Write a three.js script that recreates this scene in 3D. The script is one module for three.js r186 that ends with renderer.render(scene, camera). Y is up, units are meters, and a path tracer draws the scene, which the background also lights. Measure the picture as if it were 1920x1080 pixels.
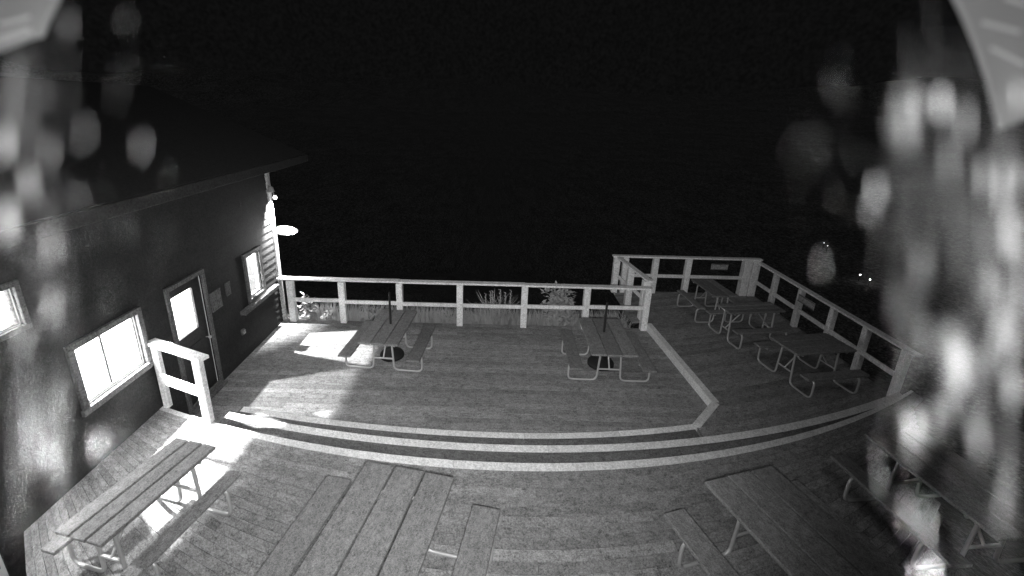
import * as THREE from 'three';
import { mergeGeometries } from 'three/addons/utils/BufferGeometryUtils.js';
import { ConvexGeometry } from 'three/addons/geometries/ConvexGeometry.js';
import { RectAreaLightUniformsLib } from 'three/addons/lights/RectAreaLightUniformsLib.js';

// ------------------------------------------------------------------ camera, sky, moon, flood light, exposure
RectAreaLightUniformsLib.init();
const scene = new THREE.Scene();
const EYE = new THREE.Vector3(0, 4.49, 0), TURN = new THREE.Euler(-0.311, 0.0065, 0.023, 'YXZ');
const camera = new THREE.PerspectiveCamera(2 * Math.atan(540 / 850) * 180 / Math.PI, 1920 / 1080, 0.02, 9000);
camera.position.copy(EYE); camera.rotation.copy(TURN);
camera.setViewOffset(1920, 1080, 45.5, 65, 1920, 1080);      // the lens sits a little off the sensor's middle
camera.focus = 8; camera.userData.fStop = 1.55;
const renderer = new THREE.WebGLRenderer();
renderer.toneMapping = THREE.LinearToneMapping; renderer.toneMappingExposure = 1;
renderer.shadowMap.enabled = true;

let seed = 7;
function rnd() { seed = (seed + 0x6D2B79F5) | 0; let t = Math.imul(seed ^ (seed >>> 15), 1 | seed); t = (t + Math.imul(t ^ (t >>> 7), 61 | t)) ^ t; return ((t ^ (t >>> 14)) >>> 0) / 4294967296; }
const rr = (a, b) => a + (b - a) * rnd();

{ // black overcast night sky, very faintly mottled
  const w = 2048, h = 1024, d = new Float32Array(w * h * 4);
  for (let i = 0; i < w * h; i++) { const v = 0.0024 + 0.0034 * rnd(); d[i * 4] = d[i * 4 + 1] = d[i * 4 + 2] = v; d[i * 4 + 3] = 1; }
  const t = new THREE.DataTexture(d, w, h, THREE.RGBAFormat, THREE.FloatType);
  t.mapping = THREE.EquirectangularReflectionMapping; t.magFilter = THREE.LinearFilter; t.needsUpdate = true;
  scene.background = t; scene.environment = t;
}
const moon = new THREE.DirectionalLight(0xffffff, 0.16);
moon.position.set(-6, 20, 12); moon.castShadow = true; moon.shadow.radius = 40; scene.add(moon);
Object.assign(moon.shadow.camera, { left: -20, right: 20, top: 20, bottom: -20, far: 60 });

const FLOOD_AT = new THREE.Vector3(0.03, 4.34, 0.03), FLOOD_TO = new THREE.Vector3(-1.6, 0.2, -9.6), FLOOD_POWER = 150;
const LED_POWER = 1.2, PORCH_POWER = 20, ROOM_POWER = 190;

// ------------------------------------------------------------------ helpers
const used = new Map();
function numbered(n) { const k = used.get(n) ?? 0; used.set(n, k + 1); return k ? `${n}_${String(k).padStart(3, '0')}` : n; }
function sh(o) { o.castShadow = o.receiveShadow = true; return o; }
function tag(o, label, category, group, kind) { o.userData = { ...(label && { label }), ...(category && { category }), ...(group && { group }), ...(kind && { kind }) }; return o; }
function thing(name, at, turn, label, category, group, kind) {
  const o = new THREE.Group(); o.name = numbered(name); o.position.set(...at); o.rotation.y = turn || 0; scene.add(o);
  return tag(o, label, category, group, kind);
}
function solo(name, geo, mat, label, category, group, kind) {
  const o = sh(new THREE.Mesh(geo, mat)); o.name = numbered(name); scene.add(o); return tag(o, label, category, group, kind);
}
function part(name, geo, mat, parent) { const o = sh(new THREE.Mesh(geo, mat)); o.name = name; parent.add(o); return o; }
const merge = (l) => mergeGeometries(l.map((g) => { const q = g.index ? g.toNonIndexed() : g; for (const k of Object.keys(q.attributes)) if (!['position', 'normal', 'uv'].includes(k)) q.deleteAttribute(k); return q; }));
function uvBox(g, along = 'x', ou = rnd() * 9, ov = rnd() * 9) { // texture runs along one axis, in metres
  if (g.index) g = g.toNonIndexed();
  g.computeVertexNormals();
  const p = g.attributes.position, n = g.attributes.normal, uv = new Float32Array(p.count * 2);
  for (let i = 0; i < p.count; i++) {
    const X = p.getX(i), Y = p.getY(i), Z = p.getZ(i), ax = Math.abs(n.getX(i)), ay = Math.abs(n.getY(i)), az = Math.abs(n.getZ(i));
    let u, v;
    if (along === 'x') { u = ax > ay && ax > az ? Y : X; v = ay >= az ? Z : (ax > az ? Z : Y); }
    else if (along === 'z') { u = az > ay && az > ax ? Y : Z; v = ay >= ax ? X : (az > ax ? X : Y); }
    else { u = ay > ax && ay > az ? X : Y; v = ax >= az ? Z : X; if (ay > ax && ay > az) v = Z; }
    uv[i * 2] = u + ou; uv[i * 2 + 1] = v + ov;
  }
  g.setAttribute('uv', new THREE.BufferAttribute(uv, 2)); return g;
}
function slab(w, h, d, c = 0.006, along = 'x') { // box with chamfered edges
  const pts = [], a = w / 2, b = h / 2, e = d / 2;
  for (const x of [-1, 1]) for (const y of [-1, 1]) for (const z of [-1, 1]) {
    pts.push(new THREE.Vector3(x * a, y * (b - c), z * (e - c)), new THREE.Vector3(x * (a - c), y * b, z * (e - c)), new THREE.Vector3(x * (a - c), y * (b - c), z * e));
  }
  return uvBox(new ConvexGeometry(pts), along);
}
const V = (x, y, z) => new THREE.Vector3(x, y, z);
function beam(p, q, w, h, c = 0.006) { // w across, h along the beam's own up
  const L = p.distanceTo(q), g = slab(w, h, L, c, 'z'), m = new THREE.Matrix4(), z = q.clone().sub(p).normalize();
  const up = Math.abs(z.y) > 0.9 ? V(0, 0, 1) : V(0, 1, 0), x = up.clone().cross(z).normalize(), y = z.clone().cross(x);
  m.makeBasis(x, y, z).setPosition(p.clone().add(q).multiplyScalar(0.5));
  return g.applyMatrix4(m);
}
function tube(pts, r, closed = false, seg = 5) {
  const c = new THREE.CatmullRomCurve3(pts, closed, 'catmullrom', 0.05);
  return new THREE.TubeGeometry(c, pts.length * seg, r, 8, closed);
}
function roundPath(pts, r) { // polyline with rounded corners
  const out = [pts[0]];
  for (let i = 1; i < pts.length - 1; i++) {
    const a = pts[i - 1], b = pts[i], c = pts[i + 1], u = a.clone().sub(b), v = c.clone().sub(b), k = Math.min(r, u.length() / 2.1, v.length() / 2.1);
    const s = b.clone().addScaledVector(u.normalize(), k), e = b.clone().addScaledVector(v.normalize(), k);
    for (const t of [0, 0.25, 0.5, 0.75, 1]) out.push(s.clone().multiplyScalar((1 - t) ** 2).addScaledVector(b, 2 * t * (1 - t)).addScaledVector(e, t * t));
  }
  out.push(pts[pts.length - 1]); return out;
}
function at(g, x, y, z, ry = 0) { if (ry) g.rotateY(ry); return g.translate(x, y, z); }

// ------------------------------------------------------------------ materials (grey: the place is seen in infrared)
function noiseTex(size, fn) {
  const d = new Uint8Array(size * size * 4);
  for (let y = 0; y < size; y++) for (let x = 0; x < size; x++) { const v = Math.max(0, Math.min(255, fn(x, y) * 255)), i = (y * size + x) * 4; d[i] = d[i + 1] = d[i + 2] = v; d[i + 3] = 255; }
  const t = new THREE.DataTexture(d, size, size); t.wrapS = t.wrapT = THREE.RepeatWrapping; t.magFilter = THREE.LinearFilter; t.needsUpdate = true; return t;
}
function grid(n) { const a = new Float32Array(n * n); for (let i = 0; i < a.length; i++) a[i] = rnd(); return (u, v) => { // value noise, tiling on 0..1
  const x = u * n, y = v * n, i = Math.floor(x), j = Math.floor(y), f = x - i, g = y - j, s = f * f * (3 - 2 * f), t = g * g * (3 - 2 * g), k = (p, q) => a[((q % n) + n) % n * n + ((p % n) + n) % n];
  return (k(i, j) * (1 - s) + k(i + 1, j) * s) * (1 - t) + (k(i, j + 1) * (1 - s) + k(i + 1, j + 1) * s) * t; }; }
const S = 1024, gA = grid(16), gB = grid(64), gC = grid(128), gD = grid(256), gE = grid(512);
const woodTex = noiseTex(S, (x, y) => { // long fibres, weather stains, raised grain
  const u = x / S, v = y / S;
  const fibre = gD(u * 0.125, v) * 0.5 + gE(u * 0.25, v) * 0.5, blot = gA(u, v), spot = gB(u * 0.5, v), fine = gC(u, v), dots = gE(u, v);
  return 0.58 + (fibre - 0.5) * 0.24 + (blot - 0.5) * 0.16 + (spot - 0.5) * 0.24 + (fine - 0.5) * 0.3 + (gD(u, v) - 0.5) * 0.42 + (dots - 0.5) * 0.3;
});
const grainTex = noiseTex(S, (x, y) => { const u = x / S, v = y / S; return 0.62 + (gA(u, v) - 0.5) * 0.16 + (gB(u, v) - 0.5) * 0.2 + (gC(u, v) - 0.5) * 0.5 + (gD(u, v) - 0.5) * 0.5 + (gE(u, v) - 0.5) * 0.2; });
woodTex.repeat.set(0.45, 0.45); grainTex.repeat.set(0.45, 0.45);
const woodFine = woodTex.clone(); woodFine.repeat.set(0.9, 0.9); woodFine.needsUpdate = true;
const grey = (v) => new THREE.Color().setRGB(v, v, v);
const M = (v, o = {}) => new THREE.MeshStandardMaterial({ color: grey(v), roughness: 0.85, ...o });
const woods = (v, n = 5, spread = 0.16, map = woodTex, o = {}) => Array.from({ length: n }, (_, i) => M(v * (1 + spread * (i / (n - 1) * 2 - 1)) / 0.6, { map, bumpMap: map, bumpScale: 0.002, roughness: 0.9, ...o }));
const pick = (a) => a[Math.floor(rnd() * a.length)];
const paintTex = noiseTex(S, (x, y) => { const u = x / S, v = y / S; return 0.8 + (gA(u, v) - 0.5) * 0.12 + (gB(u, v) - 0.5) * 0.14 + (gC(u, v) - 0.5) * 0.3 + (gD(u, v) - 0.5) * 0.3; }); paintTex.repeat.set(0.45, 0.45);
const dirtTex = noiseTex(S, (x, y) => { const u = x / S, v = y / S, n = gA(u, v) * 0.1 + gC(u, v) * 0.2 + gD(u, v) * 0.35 + gE(u, v) * 0.5; return 0.04 + 1.3 * Math.pow(Math.max(0, n - 0.2), 2); }); dirtTex.repeat.set(0.021, 0.021);
const deckWood = woods(0.23, 6, 0.17), midWood = woods(0.24, 6, 0.16), rightWood = woods(0.22, 6, 0.16), treadWood = woods(0.13), nosing = woods(0.52, 5, 0.08, paintTex), topWood = woods(0.2, 5, 0.14, woodFine), darkTop = topWood;
const rail = woods(0.6, 3, 0.06, paintTex), siding = woods(0.017, 4, 0.12, grainTex), trim = M(0.17, { map: grainTex }), whiteBoard = M(0.75, { map: grainTex, roughness: 0.7 });
const doorPaint = M(0.035, { map: grainTex, roughness: 0.6 }), roofMat = M(0.018, { map: grainTex, roughness: 1 }), fascia = M(0.045, { map: grainTex });
const plaster = M(0.8), pipe = M(0.5, { metalness: 0.35, roughness: 0.45 }), black = M(0.012, { roughness: 0.75 }), dirt = M(0.28, { map: dirtTex, roughness: 1 });
const glass = new THREE.MeshPhysicalMaterial({ color: 0xffffff, transmission: 1, thickness: 0, roughness: 0.02, ior: 1.45 });
const lit = (v) => new THREE.MeshStandardMaterial({ color: grey(0.8), emissive: grey(1), emissiveIntensity: v, roughness: 0.6 });
const signMat = M(0.55, { map: grainTex }), signDark = M(0.2, { map: grainTex });

// ------------------------------------------------------------------ ground
{
  const g = new THREE.PlaneGeometry(900, 900, 220, 220); g.rotateX(-Math.PI / 2);
  const p = g.attributes.position, far = (v) => Math.sign(v) * Math.pow(Math.abs(v) / 450, 3.4) * 5000;
  for (let i = 0; i < p.count; i++) {
    const x = far(p.getX(i)), z = far(p.getZ(i)) - 8, d = Math.max(0, -10.6 - z), side = Math.max(0, x - 5.2), out = Math.hypot(x, z);
    let y = -1.0 - Math.min(34, d * 0.36) - Math.min(24, side * 0.9 * Math.min(1, Math.max(0, (z + 9) / 4)) + side * 0.3);
    y = Math.max(y + (gA(x / 31, z / 31) - 0.5) * Math.min(1.2, 0.12 + 0.05 * d), -33);
    const t = Math.min(1, Math.max(0, (out - 500) / 2600)); // wooded hills across the valley
    y += t * t * (3 - 2 * t) * (40 + 150 * gA(x / 9000 + 0.3, z / 9000) + 60 * gA(x / 2600, z / 2600 + 0.7) + 16 * gB(x / 3000, z / 3000));
    p.setXYZ(i, x, y, z);
  }
  const uv = g.attributes.uv; for (let i = 0; i < uv.count; i++) uv.setXY(i, uv.getX(i) * 900, uv.getY(i) * 900);
  g.computeVertexNormals();
  solo('ground', g, dirt, 'dark ground falling away behind the deck railing', 'ground', null, 'structure');
}

// ------------------------------------------------------------------ decks and steps: bowed boards
function strip(far, near, x0, x1, y, th, clip = -99, step = 0.45) { // a board between two lines z = far(x) and z = near(x)
  const n = Math.max(1, Math.ceil((x1 - x0) / step)), pos = [], uv = [], ou = rnd() * 9, ov = rnd() * 9, q = [];
  for (let i = 0; i <= n; i++) { const x = x0 + (x1 - x0) * i / n; q.push([x, Math.max(far(x), clip), Math.max(near(x), clip)]); }
  const quad = (a, b, c, d, s) => { for (const [v, t] of [[a, s[0]], [b, s[1]], [c, s[2]], [a, s[0]], [c, s[2]], [d, s[3]]]) { pos.push(...v); uv.push(t[0] + ou, t[1] + ov); } };
  for (let i = 0; i < n; i++) {
    const [xa, fa, na] = q[i], [xb, fb, nb] = q[i + 1];
    if (na - fa < 0.004 && nb - fb < 0.004) continue;
    quad([xa, y, na], [xb, y, nb], [xb, y, fb], [xa, y, fa], [[xa, 0], [xb, 0], [xb, fb - nb], [xa, fa - na]]);
    quad([xa, y - th, na], [xb, y - th, nb], [xb, y, nb], [xa, y, na], [[xa, th], [xb, th], [xb, 0], [xa, 0]]);
    quad([xb, y - th, fb], [xa, y - th, fa], [xa, y, fa], [xb, y, fb], [[xb, th], [xa, th], [xa, 0], [xb, 0]]);
  }
  const [xl, fl, nl] = q[0], [xr, fr, nr] = q[n];
  quad([xl, y - th, fl], [xl, y - th, nl], [xl, y, nl], [xl, y, fl], [[0, 0], [0.1, 0], [0.1, th], [0, th]]);
  quad([xr, y - th, nr], [xr, y - th, fr], [xr, y, fr], [xr, y, nr], [[0, 0], [0.1, 0], [0.1, th], [0, th]]);
  const g = new THREE.BufferGeometry();
  g.setAttribute('position', new THREE.Float32BufferAttribute(pos, 3)); g.setAttribute('uv', new THREE.Float32BufferAttribute(uv, 2)); g.computeVertexNormals();
  return g;
}
const bow = (z0, l, r) => (x) => z0 - (x < 0.35 ? l : r) * (x - 0.35) ** 2;
const X_WALL = -5, X_RAIL = 7.33;
function rowOf(parent, far, near, x0, x1, y, mats, clip, len = 3.6) { // one row, butt-jointed into planks
  let x = x0, first = true;
  while (x < x1 - 0.05) {
    let e = Math.min(x1, x + (first ? rr(1.2, len) : rr(len * 0.8, len * 1.1))); if (x1 - e < 0.5) e = x1; first = false;
    const dy = rr(-0.0015, 0.0015);
    part('plank', strip(far, near, x + 0.002, e - 0.002, y + dy, 0.035, clip), pick(mats), parent);
    x = e;
  }
}
const nearDeck = thing('deck', [0, 0, 0], 0, 'wide wooden deck of bowed boards in front, carrying the large picnic tables', 'deck', null, 'structure');
const C = (z0) => [0.034 + 0.0154 * (z0 + 4.89), 0.040 + 0.0134 * (z0 + 4.89)];
const rightEnd = (z) => z < -6.6 ? X_RAIL : Math.max(5.0, 7.1 + (-6.6 - z) * 0.72); // the deck narrows towards the camera on the right
for (let k = 0, z = -4.755; z < -1.08; k++) {
  const w = 0.138, a = z + 0.005, b = z + w; const f = bow(a, ...C(a)); let x1 = X_RAIL; while (x1 > 4 && x1 > rightEnd(f(x1))) x1 -= 0.02;
  rowOf(nearDeck, f, bow(b, ...C(b)), X_WALL + 0.012, x1, 0, deckWood, -99); z = b;
}
function nosingRow(parent, far, near, x0, x1, y, cuts, name = 'nosing') { let p = x0; for (const c of [...cuts, x1]) { part(name, strip(far, near, p + 0.002, c - 0.002, y, 0.045), pick(nosing), parent); p = c; } }
nosingRow(nearDeck, bow(-4.89, 0.034, 0.040), bow(-4.755, ...C(-4.755)), X_WALL + 0.012, X_RAIL, 0.004, [-2.83, -1.72, -0.42, 1.2, 2.95, 4.9]);
part('rim_joist', strip(bow(-4.88, 0.034, 0.040), bow(-4.84, 0.034, 0.040), X_WALL + 0.012, X_RAIL, -0.042, 0.98), treadWood[1], nearDeck);

const steps = thing('steps', [0, 0, 0], 0, 'bowed wooden steps with pale nosing strips leading down from the front deck', 'steps', null, 'structure');
const B1 = [-4.89, 0.034, 0.040], B2 = [-5.435, 0.029, 0.033], B3 = [-5.915, 0.024, 0.036];
const lerpBow = (p, q, t) => bow(p[0] + (q[0] - p[0]) * t, p[1] + (q[1] - p[1]) * t, p[2] + (q[2] - p[2]) * t);
const STEP_L = -4.06;
for (let k = 0; k < 3; k++) rowOf(steps, lerpBow(B1, B2, (k + 1) / 3 - 0.012), lerpBow(B1, B2, k / 3 - (k ? 0 : 0.1)), STEP_L, X_RAIL, -0.18, treadWood);
nosingRow(steps, bow(...B2), bow(B2[0] + 0.14, B2[1], B2[2]), STEP_L, X_RAIL, -0.176, [-2.6, -1.2, 0.9, 2.6, 4.4]);
part('riser', strip(bow(B2[0] + 0.02, B2[1], B2[2]), bow(B2[0] + 0.045, B2[1], B2[2]), STEP_L, X_RAIL, -0.222, 0.14), treadWood[0], steps);
for (let k = 0; k < 3; k++) rowOf(steps, lerpBow(B2, B3, (k + 1) / 3 - 0.012), lerpBow(B2, B3, k / 3 - (k ? 0 : 0.1)), STEP_L, 3.36, -0.36, treadWood);
nosingRow(steps, bow(...B3), bow(B3[0] + 0.125, B3[1], B3[2]), STEP_L, 3.40, -0.356, [-2.5, -1.1, 0.6, 2.1]);
part('riser', strip(bow(B3[0] + 0.02, B3[1], B3[2]), bow(B3[0] + 0.045, B3[1], B3[2]), STEP_L, 3.36, -0.402, 0.137), treadWood[0], steps);
part('stringer', beam(V(STEP_L - 0.025, -0.37, -5.56), V(STEP_L - 0.025, -0.37, -6.05), 0.04, 0.33), treadWood[0], steps); part('stringer', beam(V(STEP_L - 0.027, -0.455, -6.05), V(STEP_L - 0.027, -0.455, -6.4), 0.04, 0.165), treadWood[0], steps);

// the lower deck in the middle and the one on the right, one step higher
const midDeck = thing('deck', [0, 0, 0], 0, 'lower wooden deck beside the dark house, between the steps and the long pale railing', 'deck', null, 'structure');
for (let z = -9.99; z < -5.85;) { const b = z + 0.14; const zz = z + 0.005; rowOf(midDeck, () => zz, () => b, X_WALL + 0.012, 3.98, -0.54, midWood, -99, 4.4); z = b; }
const EDGE = [V(3.38, 0, -6.26), V(3.962, 0, -6.85), V(3.775, 0, -9.9)];
const rightDeck = thing('deck', [0, 0, 0], 0, 'deck one step up on the right, in the dark behind the angled pale edge', 'deck', null, 'structure');
function leftEdge(z) { if (z > -6.26) return 3.38; if (z > -6.85) return 3.38 + (-6.26 - z) / 0.59 * 0.582; if (z > -9.9) return 3.962 + (-6.85 - z) / 3.05 * (3.775 - 3.962); return 3.42; }
for (let z0 = B2[0] - 0.146; z0 > -11.7; z0 -= 0.14) {
  const f = bow(z0 + 0.004, 0.03, 0.033), n = bow(z0 + 0.14, 0.03, 0.033); let x0 = null;
  for (let x = 3.36; x < X_RAIL; x += 0.02) if (x > leftEdge(f(x)) + 0.02 && x > leftEdge(n(x)) + 0.02) { x0 = x; break; }
  if (x0 !== null && n(x0) > -11.9) rowOf(rightDeck, f, n, x0, X_RAIL + 0.08, -0.36, rightWood, -11.95);
}
{
  const e = EDGE.map((p) => V(p.x, -0.367, p.z));
  const off = (p, q) => { const d = q.clone().sub(p).normalize(); return V(-d.z, 0, d.x).multiplyScalar(0.065); };
  const seg = (p, q, name, m, w, h, dy, o) => part(name, beam(p.clone().add(o).setY(p.y + dy), q.clone().add(o).setY(q.y + dy), w, h), m, rightDeck);
  const o1 = off(e[0], e[1]), o2 = off(e[1], e[2]), mid = e[1].clone().lerp(e[2], 0.12);
  seg(e[0].clone().add(V(-0.02, 0, 0.02)), e[1].clone().add(V(0.01, 0, -0.03)), 'nosing', nosing[1], 0.13, 0.03, 0, o1);
  seg(e[1].clone().add(V(0.0, 0, 0.01)), mid, 'nosing', nosing[0], 0.13, 0.031, 0, o2); seg(mid, e[2], 'nosing', nosing[2], 0.13, 0.031, 0, o2);
  const r1 = o1.clone().multiplyScalar(0.35), r2 = o2.clone().multiplyScalar(0.35);
  seg(e[0], e[1], 'riser', nosing[0], 0.025, 0.15, -0.092, r1); seg(e[1], mid, 'riser', nosing[4], 0.025, 0.15, -0.093, r2); seg(mid, e[2], 'riser', nosing[3], 0.025, 0.15, -0.092, r2);
}

// ------------------------------------------------------------------ railings
function railing(label, posts, y, runs, w = 0.15, mats = rail) {
  const c = posts[0], t = thing('deck_railing', [c[0], y, c[1]], 0, label, 'railing');
  const L = (x, yy, z) => V(x - c[0], yy - y, z - c[1]);
  for (const [x, z, top, ww, base] of posts) { const h = (top ?? 1.07), b = base ?? 0; part('post', at(slab(ww ?? w, h - b, ww ?? w, 0.01, 'y'), x - c[0], b + (h - b) / 2, z - c[1]), pick(mats), t); }
  for (const [a, b, h, bw, bh, name] of runs) part(name, beam(L(a[0], y + h, a[1]), L(b[0], y + h, b[1]), bw, bh), pick(mats), t);
  return t;
}
const ZR = -9.92, mp = [-4.72, -3.5, -2.13, -0.7, 0.83, 2.3, 3.72];
railing('long pale wooden railing along the back of the lower deck', mp.map((x) => [x, ZR, 1.06]), -0.54, [
  [[-4.98, ZR], [-2.13, ZR - 0.01], 1.10, 0.17, 0.045, 'top_rail'], [[-2.13, ZR - 0.01], [0.83, ZR - 0.01], 1.09, 0.17, 0.045, 'top_rail'], [[0.83, ZR - 0.01], [3.80, ZR], 1.08, 0.17, 0.045, 'top_rail'],
  ...mp.slice(0, -1).map((x, i) => [[x + 0.075, ZR + 0.05], [mp[i + 1] - 0.075, ZR + 0.05], 0.62 - 0.13 * Math.sin((i + 0.5) / 6 * Math.PI) ** 0.7 * 0.6, 0.05, 0.09, 'mid_rail'])]);
railing('faint side railing running back from the corner post to the far railing', [[3.62, -11.0, 1.03], [3.74, -10.15, 1.0, 0.17]], -0.36, [
  [[3.78, -9.98], [3.5, -11.85], 1.04, 0.14, 0.045, 'top_rail'], [[3.74, -10.07], [3.64, -10.92], 0.52, 0.05, 0.09, 'mid_rail'], [[3.6, -11.08], [3.5, -11.72], 0.52, 0.05, 0.09, 'mid_rail']], 0.16);
const ZF = -11.86;
railing('dim railing at the far end of the right deck, carrying a small pale sign', [[3.48, ZF, 1.03, 0.16], [3.72, ZF, 1.03, 0.15], [4.55, ZF, 1.03], [5.45, ZF, 1.03], [7.05, ZF, 1.03, 0.2], [7.28, ZF, 1.03, 0.2]], -0.36, [
  [[3.36, ZF], [7.42, ZF], 1.055, 0.15, 0.045, 'top_rail'], [[3.8, ZF + 0.04], [4.47, ZF + 0.04], 0.52, 0.05, 0.09, 'mid_rail'], [[4.63, ZF + 0.04], [5.37, ZF + 0.04], 0.52, 0.05, 0.09, 'mid_rail'], [[5.53, ZF + 0.04], [6.94, ZF + 0.04], 0.52, 0.05, 0.09, 'mid_rail']], 0.15);
const zr = [-10.95, -9.95, -8.9, -8.0, -7.12];
railing('dark railing down the right side of the right deck, ending at the steps', zr.map((z) => [X_RAIL, z, 0.96, 0.12]), -0.36, [
  [[X_RAIL, -11.74], [X_RAIL, -9.4], 0.99, 0.14, 0.045, 'top_rail'], [[X_RAIL, -9.4], [X_RAIL, -6.9], 0.985, 0.14, 0.045, 'top_rail'],
  ...[-11.74, ...zr].slice(0, -1).map((z, i) => [[X_RAIL - 0.04, z + 0.07], [X_RAIL - 0.04, zr[i] - 0.07], 0.46, 0.05, 0.09, 'mid_rail'])], 0.15);
railing('short bright railing beside the house door at the head of the steps', [[-4.07, -5.53, 1.06, 0.11], [-4.9, -5.86, 1.06, 0.09]], 0, [
  [[-3.92, -5.46], [-4.985, -5.9], 1.10, 0.16, 0.05, 'top_rail'], [[-4.10, -5.49], [-4.86, -5.79], 0.55, 0.045, 0.15, 'mid_rail']]);
function sign(name, at_, w, h, ry, mat, label, group) {
  const t = thing(name, at_, ry, label, 'sign', group);
  part('board', slab(w, h, 0.02, 0.004), mat, t);
  const f = [[0, h / 2 - 0.012, w - 0.01, 0.02], [0, -h / 2 + 0.012, w - 0.01, 0.02]]; part('border', merge(f.map(([x, y, ww, hh]) => slab(ww, hh, 0.008, 0.002).translate(x, y, 0.012))), signDark, t);
  return t;
}
sign('deck_sign', [6.27, 0.48, ZF + 0.085], 0.46, 0.17, 0, signMat, 'small pale sign hung under the top rail of the far railing');
sign('deck_sign', [X_RAIL - 0.09, 0.42, -9.62], 0.55, 0.17, -Math.PI / 2, signMat, 'narrow pale sign hung on the side railing at right');

// ------------------------------------------------------------------ house
const house = thing('house', [X_WALL, -1.0, -6.5], 0, 'dark clapboard house with lit windows and a glazed door along the left', 'house');
const HZ = (z) => z + 6.5, HY = (y) => y + 1.0, HX = (x) => x - X_WALL;
const OPEN = { // z0 < z1, y0 < y1
  big: [-5.75, -4.75, 0.83, 1.61], door: [-7.25, -6.43, -0.5, 1.66], small: [-9.19, -8.65, 0.58, 1.48], high: [-4.33, -3.62, 2.17, 2.6],
};
const Z0 = -10.06, Z1 = -3.46, Y0 = -1.0, Y1 = 3.24;
{
  const s = new THREE.Shape([[Z0, Y0], [Z1, Y0], [Z1, Y1], [Z0, Y1]].map(([z, y]) => new THREE.Vector2(HZ(z), HY(y))));
  for (const [a, b, c, d] of Object.values(OPEN)) s.holes.push(new THREE.Path([[a, c], [a, d], [b, d], [b, c]].map(([z, y]) => new THREE.Vector2(HZ(z), HY(y)))));
  const g = new THREE.ExtrudeGeometry(s, { depth: 0.1, bevelEnabled: false }); // shape x -> world z, extruded into -x
  g.applyMatrix4(new THREE.Matrix4().makeBasis(V(0, 0, 1), V(0, 1, 0), V(-1, 0, 0))).translate(-0.02, 0, 0);
  part('wall', g, plaster, house);
  part('end_wall', at(slab(4.0, Y1 - Y0, 0.1), -2.12, (Y1 - Y0) / 2, HZ(Z0) - 0.052), siding[0], house);
  part('end_wall', at(slab(4.0, Y1 - Y0, 0.1), -2.12, (Y1 - Y0) / 2, HZ(Z1) + 0.052), siding[0], house);
  part('inner_wall', at(slab(0.1, Y1 - Y0, 6.6), -4.06, (Y1 - Y0) / 2, HZ(-6.76)), plaster, house);
  part('inner_floor', at(slab(3.8, 0.1, 6.5), -2.07, HY(-0.58), HZ(-6.76)), plaster, house);
  part('inner_ceiling', at(slab(3.88, 0.1, 6.56), -2.07, HY(2.62), HZ(-6.76)), plaster, house);
  part('partition', at(slab(3.86, 3.05, 0.08), -2.08, HY(1.02), HZ(-5.98)), plaster, house);
  part('partition', at(slab(3.86, 3.05, 0.08), -2.08, HY(1.02), HZ(-7.75)), plaster, house);
  // clapboards, row by row, cut round the openings
  const ops = Object.values(OPEN), R = 0.152;
  for (let y = Y0; y < Y1 - 0.01; y += R) {
    const y1 = Math.min(y + R, Y1), cuts = [Z0 + 0.13, Z1];
    for (const o of ops) if (o[2] < y1 && o[3] > y) cuts.push(o[0], o[1]);
    cuts.push(-7.9 + rr(-1, 1)); cuts.sort((a, b) => a - b);
    for (let i = 0; i < cuts.length - 1; i++) {
      const a = cuts[i], b = cuts[i + 1]; if (b - a < 0.01) continue;
      let lo = y, hi = y1;
      for (const o of ops) if (o[0] < (a + b) / 2 && o[1] > (a + b) / 2 && o[2] < y1 && o[3] > y) { if (o[2] <= y && o[3] >= y1) lo = hi; else if (o[2] > y) hi = o[2]; else lo = o[3]; }
      if (hi - lo < 0.01) continue;
      const tb = 0.026 - (lo - y) / R * 0.016, tt = 0.010, f = (t) => -0.018 + t, pr = new THREE.Shape([[-0.018, 0], [f(tb), 0], [f(tt), hi - lo], [-0.018, hi - lo]].map((q) => new THREE.Vector2(...q)));
      const g2 = uvBox(new THREE.ExtrudeGeometry(pr, { depth: b - a - 0.003, bevelEnabled: false }).translate(0, HY(lo), HZ(a) + 0.0015), 'z');
      part('clapboard', g2, pick(siding), house);
    }
  }
  part('corner_board', at(slab(0.06, Y1 - Y0 - 0.1, 0.13, 0.006, 'y'), 0.012, (Y1 - Y0) / 2 - 0.05, HZ(Z0) + 0.06), whiteBoard, house);
  // roof with overhang, fascia and rafter soffit
  const roof = part('roof', beam(V(0.72, HY(3.36), 0.02), V(-2.6, HY(4.75), 0.02), 7.6, 0.08).translate(0, 0, HZ(-6.7)), roofMat, house);
  part('fascia', at(slab(0.03, 0.15, 7.62, 0.004, 'z'), 0.745, HY(3.3), HZ(-6.7)), fascia, roof);
  part('soffit', at(slab(0.74, 0.02, 7.5), 0.36, HY(3.245) + 0.012, HZ(-6.7)), fascia, roof);
  part('roof', beam(V(-2.62, HY(4.75), 0.02), V(-5.2, HY(3.4), 0.02), 7.6, 0.08).translate(0, 0, HZ(-6.7)), roofMat, house);
  const gable = new THREE.Shape([new THREE.Vector2(-4.1, HY(Y1)), new THREE.Vector2(-0.05, HY(Y1)), new THREE.Vector2(-2.6, HY(4.65))]);
  for (const z of [Z0 - 0.1, Z1]) part('gable', new THREE.ExtrudeGeometry(gable, { depth: 0.1, bevelEnabled: false }).translate(0, 0, HZ(z)), siding[0], house);
}
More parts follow.
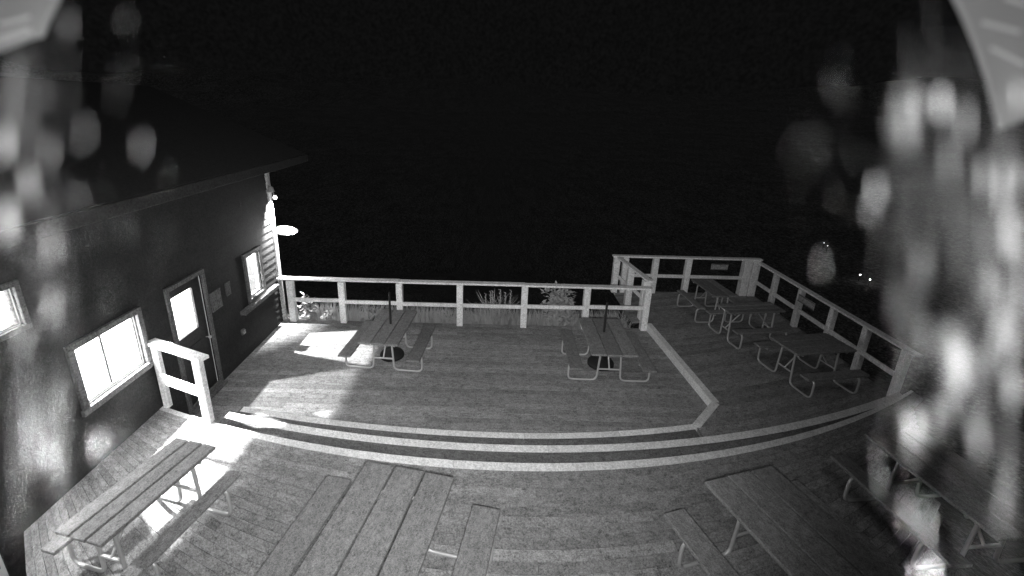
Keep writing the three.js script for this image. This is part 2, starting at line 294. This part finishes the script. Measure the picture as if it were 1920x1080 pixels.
function casing(o, w, d, mat, name, sillOut = 0) { // trim boards round an opening
  const [a, b, c, e] = o, l = [
    at(slab(d, w, b - a + 2 * w, 0.005, 'z'), 0, HY(e) + w / 2, HZ((a + b) / 2)), at(slab(d, w, b - a + 2 * w + sillOut, 0.005, 'z'), sillOut ? 0.012 : 0, HY(c) - w / 2, HZ((a + b) / 2)),
    at(slab(d - 0.003, e - c, w, 0.005, 'y'), 0, HY((c + e) / 2), HZ(a) - w / 2), at(slab(d - 0.003, e - c, w, 0.005, 'y'), 0, HY((c + e) / 2), HZ(b) + w / 2)];
  return part(name, merge(l).translate(0.012 + d / 2 - 0.01, 0, 0), mat, house);
}
function sash(o, t, mat, parent) { const [a, b, c, e] = o; return part('sash', merge([
  at(slab(0.04, t, b - a, 0.004, 'z'), -0.05, HY(e) - t / 2, HZ((a + b) / 2)), at(slab(0.04, t, b - a, 0.004, 'z'), -0.05, HY(c) + t / 2, HZ((a + b) / 2)),
  at(slab(0.038, e - c - 2 * t, t, 0.004, 'y'), -0.05, HY((c + e) / 2), HZ(a) + t / 2), at(slab(0.038, e - c - 2 * t, t, 0.004, 'y'), -0.05, HY((c + e) / 2), HZ(b) - t / 2)]), mat, parent); }
function pane(o, parent, mat, x = -0.05) { const [a, b, c, e] = o; return part('pane', at(new THREE.BoxGeometry(0.006, e - c, b - a), x, HY((c + e) / 2), HZ((a + b) / 2)), mat, parent); }
{
  const w = casing(OPEN.big, 0.085, 0.05, trim, 'window', 0.06), [a, b, c, e] = OPEN.big, m = -5.20;
  sash(OPEN.big, 0.03, whiteBoard, w); pane([a + 0.03, m - 0.012, c + 0.03, e - 0.03], w, glass); pane([m + 0.012, b - 0.03, c + 0.03, e - 0.03], w, glass);
  part('mullion', at(slab(0.03, e - c - 0.06, 0.018, 0.003, 'y'), -0.045, HY((c + e) / 2), HZ(m)), trim, w);
  const w2 = casing(OPEN.small, 0.085, 0.05, trim, 'window'); sash(OPEN.small, 0.025, whiteBoard, w2); const s = OPEN.small;
  pane([s[0] + 0.025, s[1] - 0.025, s[2] + 0.025, s[3] - 0.025], w2, glass);
  part('sill', at(slab(0.12, 0.09, 1.5, 0.008, 'z'), 0.07, HY(s[2]) - 0.13, HZ(-8.97)), trim, w2);
  { const w3 = casing(OPEN.high, 0.06, 0.04, trim, 'window'); sash(OPEN.high, 0.02, whiteBoard, w3); pane([OPEN.high[0] + 0.02, OPEN.high[1] - 0.02, OPEN.high[2] + 0.02, OPEN.high[3] - 0.02], w3, glass, -0.055); }
  // door
  const D = OPEN.door, dr = casing([D[0], D[1], D[2] + 0.06, D[3]], 0.075, 0.045, trim, 'door_frame');
  const gz = [-7.04, -6.5, 0.76, 1.5], f = new THREE.Shape([[D[0], D[2]], [D[1], D[2]], [D[1], D[3]], [D[0], D[3]]].map(([z, y]) => new THREE.Vector2(HZ(z), HY(y))));
  f.holes.push(new THREE.Path([[gz[0], gz[2]], [gz[0], gz[3]], [gz[1], gz[3]], [gz[1], gz[2]]].map(([z, y]) => new THREE.Vector2(HZ(z), HY(y)))));
  const dg = new THREE.ExtrudeGeometry(f, { depth: 0.045, bevelEnabled: false }).applyMatrix4(new THREE.Matrix4().makeBasis(V(0, 0, 1), V(0, 1, 0), V(-1, 0, 0))).translate(-0.03, 0, 0);
  const door = part('door', uvBox(dg, 'y'), doorPaint, house);
  pane(gz, door, glass, -0.05);
  part('panel', at(slab(0.02, 0.75, 0.54, 0.008, 'y'), -0.025, HY(0.16), HZ(-6.77)), doorPaint, door);
  part('handle', merge([at(new THREE.SphereGeometry(0.03, 12, 8), 0.045, HY(0.5), HZ(-7.16)), at(new THREE.CylinderGeometry(0.01, 0.01, 0.07, 8).rotateZ(Math.PI / 2), 0.01, HY(0.5), HZ(-7.16))]), pipe, door);
  part('threshold', at(slab(0.16, 0.04, 0.95, 0.006, 'z'), 0.05, HY(-0.515), HZ(-6.84)), trim, house);
}
// lamps in the rooms: a glowing globe and a light inside each
function roomLamp(x, y, z, power, label, soft = 1.2) {
  const t = thing('ceiling_lamp', [x, y, z], 0, label, 'lamp', 'lamps inside the house');
  part('globe', new THREE.SphereGeometry(0.07, 16, 12), lit(6), t);
  part('stem', at(new THREE.CylinderGeometry(0.012, 0.012, 2.57 - y - 0.07, 8), 0, (2.57 - y + 0.07) / 2, 0), whiteBoard, t);
  const l = new THREE.PointLight(0xffffff, power, 0, 2); l.position.set(x, y, z); l.castShadow = true; l.shadow.radius = soft; scene.add(l);
}
roomLamp(-5.85, 2.26, -5.42, ROOM_POWER * 2.4, 'glowing lamp inside behind the wide sliding window');
roomLamp(-6.2, 2.42, -6.6, ROOM_POWER * 0.8, 'glowing lamp inside behind the glazed door', 2);
roomLamp(-6.2, 2.3, -8.97, ROOM_POWER * 1.8, 'glowing lamp inside behind the narrow window');
{ // the wide window and the high one give off the light of the bright room
  for (const [z, y, w, h, I] of [[-5.25, 1.22, 0.92, 0.7, 26], [-3.975, 2.385, 0.66, 0.38, 9]]) { const l = new THREE.RectAreaLight(0xffffff, I, w, h); l.position.set(-5.03, y, z); l.lookAt(0, y, z); scene.add(l); }
}
{ // things on the sill behind the narrow window
  const t = solo('storage_box', slab(0.06, 0.3, 0.12, 0.008), M(0.2, { map: grainTex }), 'grey box standing inside the narrow window', 'box'); t.position.set(-5.11, 0.79, -8.8);
}
sign('notice_board', [X_WALL + 0.045, 1.06, -7.5], 0.32, 0.36, Math.PI / 2, M(0.16, { map: grainTex }), 'grey notice board on the house wall right beside the door');
{ const t = scene.children[scene.children.length - 1]; for (const [x, y] of [[-0.07, 0.08], [0.08, 0.06], [-0.06, -0.08], [0.07, -0.09]]) part('paper', slab(0.1, 0.12, 0.004, 0.001).translate(x, y, 0.013), signDark, t); }
sign('wall_plaque', [X_WALL + 0.045, 1.12, -7.9], 0.15, 0.26, Math.PI / 2, M(0.13, { map: grainTex }), 'small grey plaque on the house wall between notice board and narrow window');
{ const t = thing('outlet_box', [X_WALL + 0.03, 0.06, -8.19], 0, 'small pale outlet box low on the house wall under the narrow window', 'outlet'); part('cover', slab(0.05, 0.12, 0.1, 0.01), trim, t); part('lid', at(slab(0.02, 0.08, 0.07, 0.006), 0.03, 0, 0), signMat, t); }
{ // flood lamp high on the corner, washing down the corner board
  const t = thing('corner_lamp', [-4.93, 2.6, -9.98], 0, 'small lamp fixed high on the house corner under the eave', 'lamp');
  part('housing', new THREE.LatheGeometry([[0, 0.12], [0.05, 0.11], [0.075, 0.03], [0.085, 0]].map((p) => new THREE.Vector2(...p)), 20), M(0.3, { side: THREE.DoubleSide }), t);
  part('bulb', at(new THREE.SphereGeometry(0.045, 14, 10), 0.1, -0.12, 0.05), lit(4), t); part('arm', beam(V(0.02, 0.05, 0), V(0.09, -0.09, 0.045), 0.025, 0.025), M(0.25), t);
  part('bracket', beam(V(0, 0.1, 0), V(-0.06, 0.5, -0.02), 0.03, 0.03), M(0.25), t);
  const l = new THREE.SpotLight(0xffffff, 230, 0, 0.64, 0.8, 2); l.position.set(-4.83, 2.48, -9.93); l.target.position.set(-5.02, 1.75, -9.98); l.shadow.radius = 1; l.castShadow = true; scene.add(l, l.target);
}
{ // post lamp just outside the frame: it lights the lower left of the deck
  const t = thing('porch_lamp', [-4.85, -1.0, -2.95], 0, 'lamp on a post just left of the picture beside the house end', 'lamp');
  part('globe', at(new THREE.SphereGeometry(0.1, 16, 12), 0, 2.8, 0), lit(5), t); part('post', at(new THREE.CylinderGeometry(0.035, 0.045, 2.7, 12), 0, 1.35, 0), trim, t);
  const l = new THREE.SpotLight(0xffffff, PORCH_POWER, 0, 0.95, 0.8, 2); l.position.set(-4.85, 1.8, -2.95); l.target.position.set(-3.75, 0, -3.75); scene.add(l.target); l.shadow.radius = 4; l.castShadow = true; scene.add(l);
  const b = thing('utility_box', [-5.16, -1.0, -3.2], 0, 'bright white box below the deck edge at the bottom left corner', 'box');
  part('body', at(slab(0.34, 0.84, 0.36, 0.01, 'y'), 0, 0.42, 0), whiteBoard, b); part('lid', at(slab(0.38, 0.05, 0.4, 0.01), 0, 0.866, 0), whiteBoard, b);
}
{ // bright shade sticking out past the corner
  const t = thing('wall_lamp', [-5.03, 1.66, -10.16], 0, 'bright white lamp sticking out from the house corner above the railing', 'lamp');
  const pr = [[0.0, 0.53], [0.045, 0.5], [0.085, 0.4], [0.105, 0.28], [0.1, 0.14], [0.08, 0.06], [0.03, 0.03]].map((p) => new THREE.Vector2(...p));
  part('shade', new THREE.LatheGeometry(pr, 24).rotateZ(-Math.PI / 2), lit(1.6), t);
  part('arm', new THREE.CylinderGeometry(0.015, 0.015, 0.1, 10).rotateZ(Math.PI / 2).translate(0.0, 0, 0), pipe, t);
  const l = new THREE.PointLight(0xffffff, 5, 0, 2); l.position.set(-4.6, 1.5, -10.14); l.shadow.radius = 4; l.castShadow = true; scene.add(l);
}

// ------------------------------------------------------------------ picnic tables
const UMB = 'black umbrella bases under the picnic tables';
function picnicTable(label, [x, y, z], turn, W, L, mats, o = {}) {
  const t = thing('picnic_table', [x, y, z], turn, label, 'picnic table'), n = 3, gap = o.gap ?? 0.015, pw = (W - gap * (n - 1)) / n, bw = o.bench ?? 0.25, bx = W / 2 + (o.out ?? 0.27), H = 0.75, HB = 0.44;
  for (let i = 0; i < n; i++) part('tabletop_plank', at(slab(pw, 0.042, L * (1 + (i % 2) * 0.006), 0.007, 'z'), -W / 2 + pw / 2 + i * (pw + gap), H - 0.021, 0), pick(mats), t);
  for (const s of [-1, 1]) part('bench', at(slab(bw, 0.042, L, 0.007, 'z'), s * bx, HB - 0.021, 0), pick(mats), t);
  const r = 0.02, zz = L / 2 - (o.inset ?? 0.3);
  for (const s of [-1, 1]) {
    const g = [];
    for (const k of [-1, 1]) g.push(tube(roundPath([V(k * (bx - bw * 0.48), HB - 0.062, s * zz), V(k * (bx + bw * 0.4), HB - 0.062, s * zz), V(k * (bx + bw * 0.4), r, s * zz), V(k * W * 0.27, r, s * zz), V(k * W * 0.22, H - 0.055, s * zz)], 0.09), r, false, 2));
    g.push(tube([V(-W * 0.46, H - 0.062, s * zz), V(W * 0.46, H - 0.062, s * zz)], r, false, 2), tube([V(-W * 0.25, 0.26, s * zz), V(W * 0.25, 0.26, s * zz)], r * 0.9, false, 2));
    part('leg_frame', merge(g), pipe, t);
    part('brace', tube([V(0, 0.27, s * zz), V(0, H - 0.06, s * zz * 0.25)], r * 0.8, false, 2), pipe, t);
  }
  return t;
}
picnicTable('picnic table on the lower deck nearer the house, beside a patch of window light', [-2.03, -0.54, -8.34], -0.087, 0.79, 1.5, darkTop, { out: 0.28 });
picnicTable('dim picnic table on the lower deck beside the angled pale edge', [2.36, -0.54, -8.17], -0.017, 0.86, 1.54, darkTop, { out: 0.25 });
picnicTable('large picnic table in the front centre, cut off by the bottom of the picture', [-0.99, 0, -3.09], -0.2, 1.0, 1.75, topWood, { out: 0.36, bench: 0.3, gap: 0.022 });
picnicTable('bright lit picnic table by the house wall at the lower left', [-3.49, 0, -3.65], -0.23, 0.55, 1.27, topWood, { out: 0.2, bench: 0.17, inset: 0.2, gap: 0.02 });
picnicTable('dim picnic table right of the front centre one, pale edge towards the left', [3.0, 0, -3.25], 0.29, 0.9, 1.6, topWood, { out: 0.33, bench: 0.26, gap: 0.018 });
picnicTable('darkest front table at the lower right, seen only as two thin pale edges', [5.16, 0, -4.05], 0.1, 0.8, 1.45, topWood, { out: 0.26, bench: 0.22 });
picnicTable('farthest picnic table on the right deck, close to the far railing', [5.53, -0.36, -10.5], 0.08, 0.57, 1.12, darkTop, { out: 0.24, bench: 0.18, inset: 0.1 });
picnicTable('middle picnic table of the three on the right deck', [5.82, -0.36, -9.32], Math.PI / 2 + 0.145, 0.5, 1.32, darkTop, { out: 0.24, bench: 0.18, inset: 0.14 });
picnicTable('nearest picnic table on the right deck, beside the side railing', [6.12, -0.36, -7.72], Math.PI / 2 + 0.17, 0.68, 1.25, darkTop, { out: 0.24, bench: 0.2, inset: 0.16 });
function umbrellaBase(label, [x, y, z], pole, r = 0.27, neck = 0.3) {
  const t = thing('umbrella_base', [x, y, z], 0, label, 'umbrella base');
  part('weight', new THREE.LatheGeometry([[0, 0], [r, 0], [r, 0.05], [r * 0.9, 0.09], [r * 0.35, 0.14], [0.05, 0.16], [0.04, neck], [0, neck]].map((p) => new THREE.Vector2(...p)), 28), black, t);
  part('pole', at(new THREE.CylinderGeometry(0.022, 0.022, pole, 10), 0, pole / 2 + 0.1, 0), black, t);
  part('knob', at(new THREE.SphereGeometry(0.025, 10, 8), 0.055, Math.min(0.24, neck - 0.01), 0.02), M(0.6, { roughness: 0.3 }), t);
}
umbrellaBase('black umbrella base with pole through the table nearer the house', [-2.02, -0.535, -8.42], 1.35, 0.25);
umbrellaBase('black umbrella base with pole through the dim table by the angled edge', [2.34, -0.535, -8.3], 1.3, 0.27);

// ------------------------------------------------------------------ plants behind the railing
const leafMats = [M(0.42, { side: THREE.DoubleSide }), M(0.4, { side: THREE.DoubleSide }), M(0.4, { side: THREE.DoubleSide })];
const stemMat = M(0.1);
function leafQuad(out, p, len, w, yaw, tilt) { // a folded leaf of four triangles
  const d = V(Math.cos(yaw) * Math.cos(tilt), Math.sin(tilt), Math.sin(yaw) * Math.cos(tilt)), s = V(-Math.sin(yaw), 0.25, Math.cos(yaw)).multiplyScalar(w / 2), u = V(0, -w * 0.2, 0);
  const a = p, b = p.clone().addScaledVector(d, len * 0.45).add(s), c = p.clone().addScaledVector(d, len), e = p.clone().addScaledVector(d, len * 0.45).sub(s), m = p.clone().addScaledVector(d, len * 0.5).add(u);
  for (const q of [a, b, m, b, c, m, c, e, m, e, a, m]) out.push(q.x, q.y, q.z);
}
function soup(pos) { const g = new THREE.BufferGeometry(); g.setAttribute('position', new THREE.Float32BufferAttribute(pos, 3)); g.computeVertexNormals(); g.setAttribute('uv', new THREE.Float32BufferAttribute(new Float32Array(pos.length / 3 * 2), 2)); return g; }
function bush(name, label, x, z, y0, h, w, n, leaf, mat, category = 'bush') {
  const t = thing(name, [x, y0, z], 0, label, category), pos = [], st = [];
  for (let k = 0; k < 7; k++) { const a = rr(0, 6.28), r = rr(0, w * 0.45), tip = V(Math.cos(a) * r, h * rr(0.6, 0.98), Math.sin(a) * r * 0.7);
    st.push(tube([V(0, 0, 0), V(tip.x * 0.4, tip.y * 0.5, tip.z * 0.4), tip], 0.008, false, 3));
    for (let i = 0; i < n / 7; i++) { const f = Math.pow(rnd(), 0.7); const p = V(tip.x * f, tip.y * f, tip.z * f).add(V(rr(-1, 1) * w * 0.2, rr(-1, 1) * h * 0.1, rr(-1, 1) * w * 0.16)); if (p.y > 0) leafQuad(pos, p, leaf * rr(0.6, 1.3), leaf * 0.5, rr(0, 6.28), rr(-0.5, 0.9)); } }
  part('foliage', soup(pos), mat, t); for (const g of st) part('stem', g, stemMat, t);
}
function tuft(name, label, x, z, y0, h, w, n, mat, spikes) {
  const t = thing(name, [x, y0, z], 0, label, 'plant'), pos = [], st = [];
  for (let i = 0; i < n; i++) { const yaw = rr(0, 6.28), p = V(rr(-1, 1) * w * 0.35, 0, rr(-1, 1) * w * 0.2), L = h * rr(0.4, 0.8), b = p.clone().add(V(Math.cos(yaw) * L * 0.25, L * 0.75, Math.sin(yaw) * L * 0.25));
    leafQuad(pos, p, L * 0.8, 0.02, yaw, 1.25); leafQuad(pos, b, L * 0.45, 0.016, yaw, 0.6); }
  for (let k = 0; k < spikes; k++) { const p = V((k / Math.max(1, spikes - 1) - 0.5) * w * 0.7 + rr(-0.03, 0.03), 0, rr(-0.1, 0.1)), top = V(p.x + rr(-0.06, 0.06), h * rr(0.85, 1.05), p.z); st.push(tube([p, top], 0.006, false, 2)); for (let i = 0; i < 26; i++) leafQuad(pos, p.clone().lerp(top, 0.5 + 0.5 * i / 26), 0.06, 0.03, i * 2.4, 0.5); }
  part('foliage', soup(pos), mat, t); for (const g of st) part('stem', g, leafMats[0], t);
}
bush('shrub', 'tall leafy shrub behind the railing right beside the house corner', -4.53, -10.25, -0.95, 1.05, 0.3, 160, 0.16, leafMats[2]);
bush('shrub', 'low sprig of leaves behind the railing, second from the house', -4.05, -10.3, -0.95, 0.62, 0.32, 110, 0.09, leafMats[0]);
bush('shrub', 'dim low bush behind the railing left of the first lower table', -3.0, -10.45, -1.0, 0.72, 0.85, 420, 0.1, leafMats[1]);
bush('shrub', 'dim low bush behind the railing under the post left of centre', -0.95, -10.5, -1.0, 0.62, 0.75, 320, 0.1, leafMats[1]);
tuft('flowering_plant', 'grassy plant with upright flower spikes behind the railing at centre', 0.22, -10.3, -0.95, 1.2, 0.85, 200, leafMats[2], 7);
tuft('grass_clump', 'low grass clump behind the railing left of the flower spikes', -0.28, -10.35, -0.95, 0.62, 0.55, 110, leafMats[0], 0);
tuft('grass_clump', 'grass clump at the foot of the post right of the flower spikes', 1.0, -10.4, -1.0, 0.6, 0.5, 90, leafMats[1], 0);
bush('shrub', 'rounded pale shrub behind the railing left of the second lower table', 1.95, -10.45, -1.0, 1.3, 1.05, 1500, 0.14, leafMats[2]);
tuft('grass_clump', 'dim grass beside the corner post where the railings meet', 3.3, -10.35, -1.0, 0.85, 0.6, 120, leafMats[1], 0);
{ // rough grass on the bank just behind the railing
  const pos = []; for (let i = 0; i < 12000; i++) { const x = rr(-4.8, 3.5), z = -10.15 - Math.pow(rnd(), 1.5) * 1.6, d = Math.max(0, -10.6 - z); leafQuad(pos, V(x, -1.02 - d * 0.36, z), rr(0.2, 0.72), 0.018, rr(0, 6.28), rr(0.7, 1.4)); }
  solo('bank_grass', soup(pos), leafMats[1], 'rough grass on the bank behind the long railing', 'grass', null, 'stuff');
}

// ------------------------------------------------------------------ far lights
function farLamp(label, d, dist, size) {
  const p = V(...d).normalize().multiplyScalar(dist).add(EYE), t = thing('distant_lamp', [p.x, -33, p.z], 0, label, 'lamp', 'far lamps across the dark');
  part('bulb', at(new THREE.SphereGeometry(size, 10, 8), 0, p.y + 33, 0), lit(5), t); part('pole', at(new THREE.CylinderGeometry(0.06, 0.09, p.y + 33 - 0.1, 8), 0, (p.y + 33 - 0.1) / 2, 0), black, t);
  const l = new THREE.PointLight(0xffffff, 0.3, 0, 2); l.position.set(p.x, p.y, p.z); l.shadow.radius = 6; l.castShadow = true; scene.add(l);
}
farLamp('left one of the bright pair of far lights beyond the side railing', [0.630, -0.257, -0.732], 140, 0.17);
farLamp('right one of the bright pair of far lights beyond the side railing', [0.640, -0.2615, -0.722], 138, 0.17);
farLamp('faint far light, upper of the two above the side railing', [0.590, -0.215, -0.778], 166, 0.1);
farLamp('faint far light, lower of the two above the side railing', [0.5945, -0.219, -0.774], 163, 0.1);

// ------------------------------------------------------------------ flood light on its mast, and the camera's hood
{
  const t = thing('infrared_floodlight', FLOOD_AT.toArray(), 0, 'infrared floodlight on a mast below the camera, out of the picture', 'floodlight'), d = FLOOD_TO.clone().sub(FLOOD_AT).normalize();
  const q = new THREE.Quaternion().setFromUnitVectors(V(0, 0, -1), d);
  part('housing', slab(0.2, 0.1, 0.08, 0.015).translate(0, 0, 0.08), M(0.3), t).quaternion.copy(q);
  part('lamp_face', slab(0.17, 0.07, 0.02, 0.004).translate(0, 0, 0.025), lit(2), t).quaternion.copy(q);
  part('mast', at(new THREE.CylinderGeometry(0.04, 0.05, 7, 12), 0, -3.5, 0.24), M(0.2), t); part('bracket', beam(V(0, 0, 0.12), V(0, -0.05, 0.24), 0.04, 0.04), M(0.2), t);
  const l = new THREE.SpotLight(0xffffff, FLOOD_POWER, 0, 52 * Math.PI / 180, 1, 2); l.position.copy(FLOOD_AT).addScaledVector(d, 0.02); l.target.position.copy(FLOOD_TO); l.castShadow = true; l.shadow.radius = 4; scene.add(l, l.target);
}
const cam = thing('security_camera', EYE.toArray(), 0, 'pale rounded hood of the security camera framing the upper corners', 'security camera'); cam.rotation.copy(TURN);
const lens = (px, py, D) => V((px - 914.5) / 850 * D, -(py - 475) / 850 * D, -D); // a point on the housing, from its bearing and its distance in front of the lens
{
  const D = 0.4, cx = 950, cy = 420, R = 948, sp = [], P2 = (x, y) => { const p = lens(x, y, D); return new THREE.Vector2(p.x, p.y); };
  for (let a = 11; a <= 158.3; a += 1.5) sp.push(P2(cx + R * Math.cos(a * Math.PI / 180), cy - R * Math.sin(a * Math.PI / 180)));
  sp.push(P2(60, 66), P2(-40, 104), P2(-300, 220)); for (let a = 170; a >= 14; a -= 4) sp.push(P2(cx + 1350 * Math.cos(a * Math.PI / 180), cy - 1350 * Math.sin(a * Math.PI / 180)));
  const hoodMat = M(0.22);
  part('hood', uvBox(new THREE.ExtrudeGeometry(new THREE.Shape(sp), { depth: 0.003, bevelEnabled: true, bevelSize: 0.001, bevelThickness: 0.001, bevelSegments: 2, curveSegments: 4 }).translate(0, 0, -D - 0.004)), hoodMat, cam);
  for (const [a, b, c, d] of [[1842, 42, 1912, 60], [1858, 90, 1922, 122], [1885, -4, 1925, 10], [0, 46, 55, 32]]) part('rib', beam(lens(a, b, D - 0.001), lens(c, d, D - 0.001), 0.0013, 0.003, 0.0003), M(0.45), cam);
  part('rim', beam(lens(-40, 88, D - 0.002), lens(58, 58, D - 0.002), 0.008, 0.006, 0.001), M(0.35), cam);
  part('led', at(new THREE.SphereGeometry(0.004, 10, 8), 0, 0.03, 0.05), lit(2), cam);
  part('body', at(new THREE.CylinderGeometry(0.07, 0.08, 0.12, 24).rotateX(Math.PI / 2), 0, 0, 0.15), M(0.4), cam);
  const l = new THREE.PointLight(0xffffff, LED_POWER, 0, 2); l.position.copy(V(0, 0.03, 0.05).applyEuler(TURN).add(EYE)); l.castShadow = true; l.shadow.radius = 0.15; scene.add(l);
}
// dusty cobweb strung over the hood just in front of the lens, far out of focus
function cobweb(label, spec, threads) {
  const g = [], D = 0.15;
  const blob = (x, y, w, h, lean = 0, d = D) => { const e = new THREE.IcosahedronGeometry(1, 1); e.scale(w / 1500 * d, h / 1900 * d, w / 1500 * d).rotateZ(-lean); const p = lens(x, y, d); e.translate(p.x, p.y, p.z); g.push(e); };
  for (const [x, y, w, h, lean] of spec) blob(x, y, w, h, lean || 0, D * rr(0.95, 1.05));
  for (const [x0, x1, y0, y1, n, hmin, hmax, w, lean] of threads) for (let i = 0; i < n; i++) blob(rr(x0, x1), rr(y0, y1), w * (0.25 + 1.1 * Math.pow(rnd(), 2.5)), rr(hmin, hmax), rr(-0.1, 0.1) + (lean || 0), D * rr(0.8, 1.25));
  const o = solo('cobweb', merge(g), M(0.26), label, 'cobweb', null, 'stuff'); o.position.copy(EYE); o.rotation.copy(TURN); return o;
}
cobweb('dusty cobweb hanging out of focus along the left edge', [
  [128, 45, 1.8, 60], [236, 40, 1.0, 40], [265, 275, 2.3, 58], [10, 268, 9, 85], [92, 285, 3, 55], [55, 345, 6.5, 80, -0.1], [16, 415, 12, 90], [160, 250, 1.6, 70], [78, 175, 1.5, 60], [96, 460, 4, 90], [98, 570, 4.5, 80], [62, 830, 2.2, 130], [185, 835, 2, 60],
  [45, 640, 4, 70, 0.3], [25, 170, 2.6, 150, 0.12], [150, 370, 1.2, 60], [235, 430, 0.9, 60], [18, 600, 6, 50], [95, 850, 2, 90], [55, 780, 2, 90]],
  [[0, 130, 120, 950, 70, 140, 380, 0.33], [0, 110, 200, 760, 12, 50, 100, 2.6], [120, 320, 100, 560, 20, 40, 100, 0.35], [120, 260, 560, 900, 10, 60, 140, 0.45]]);
cobweb('dusty cobweb hanging out of focus along the right edge', [
  [1765, 195, 11, 75], [1722, 195, 5, 70], [1700, 225, 3, 70], [1642, 358, 6, 60], [1632, 395, 3, 50], [1798, 690, 17, 110], [1785, 655, 9, 110], [1775, 640, 5, 70], [1780, 755, 6, 70], [1712, 800, 15, 65], [1895, 440, 12, 110], [1845, 335, 6, 90], [1850, 445, 3, 120], [1895, 640, 8, 110, 0.1], [1898, 725, 11, 80],
  [1832, 815, 5, 100, -0.25], [1745, 1068, 9, 40], [1722, 1078, 5, 30], [1540, 497, 1.7, 60], [1560, 160, 0.8, 50], [1905, 560, 5, 100], [1875, 610, 6, 90, 0.15], [1735, 640, 3, 100], [1680, 560, 1.5, 90], [1750, 790, 4, 90], [1700, 960, 2, 80], [1735, 980, 2.5, 100], [1880, 950, 3, 120, 0.1], [1915, 180, 6, 60], [1915, 330, 6, 60],
  [1810, 230, 4, 90], [1780, 300, 2.5, 110], [1860, 540, 3, 100]],
  [[1650, 1920, 120, 480, 70, 160, 400, 0.3], [1690, 1920, 380, 760, 70, 160, 400, 0.38], [1770, 1920, 640, 1060, 50, 160, 400, 0.3], [1690, 1910, 160, 860, 26, 60, 130, 2.8], [1830, 1920, 300, 900, 14, 70, 150, 4.5], [1480, 1680, 60, 520, 22, 40, 100, 0.3], [1640, 1780, 560, 900, 16, 60, 140, 0.5]]);

renderer.render(scene, camera);
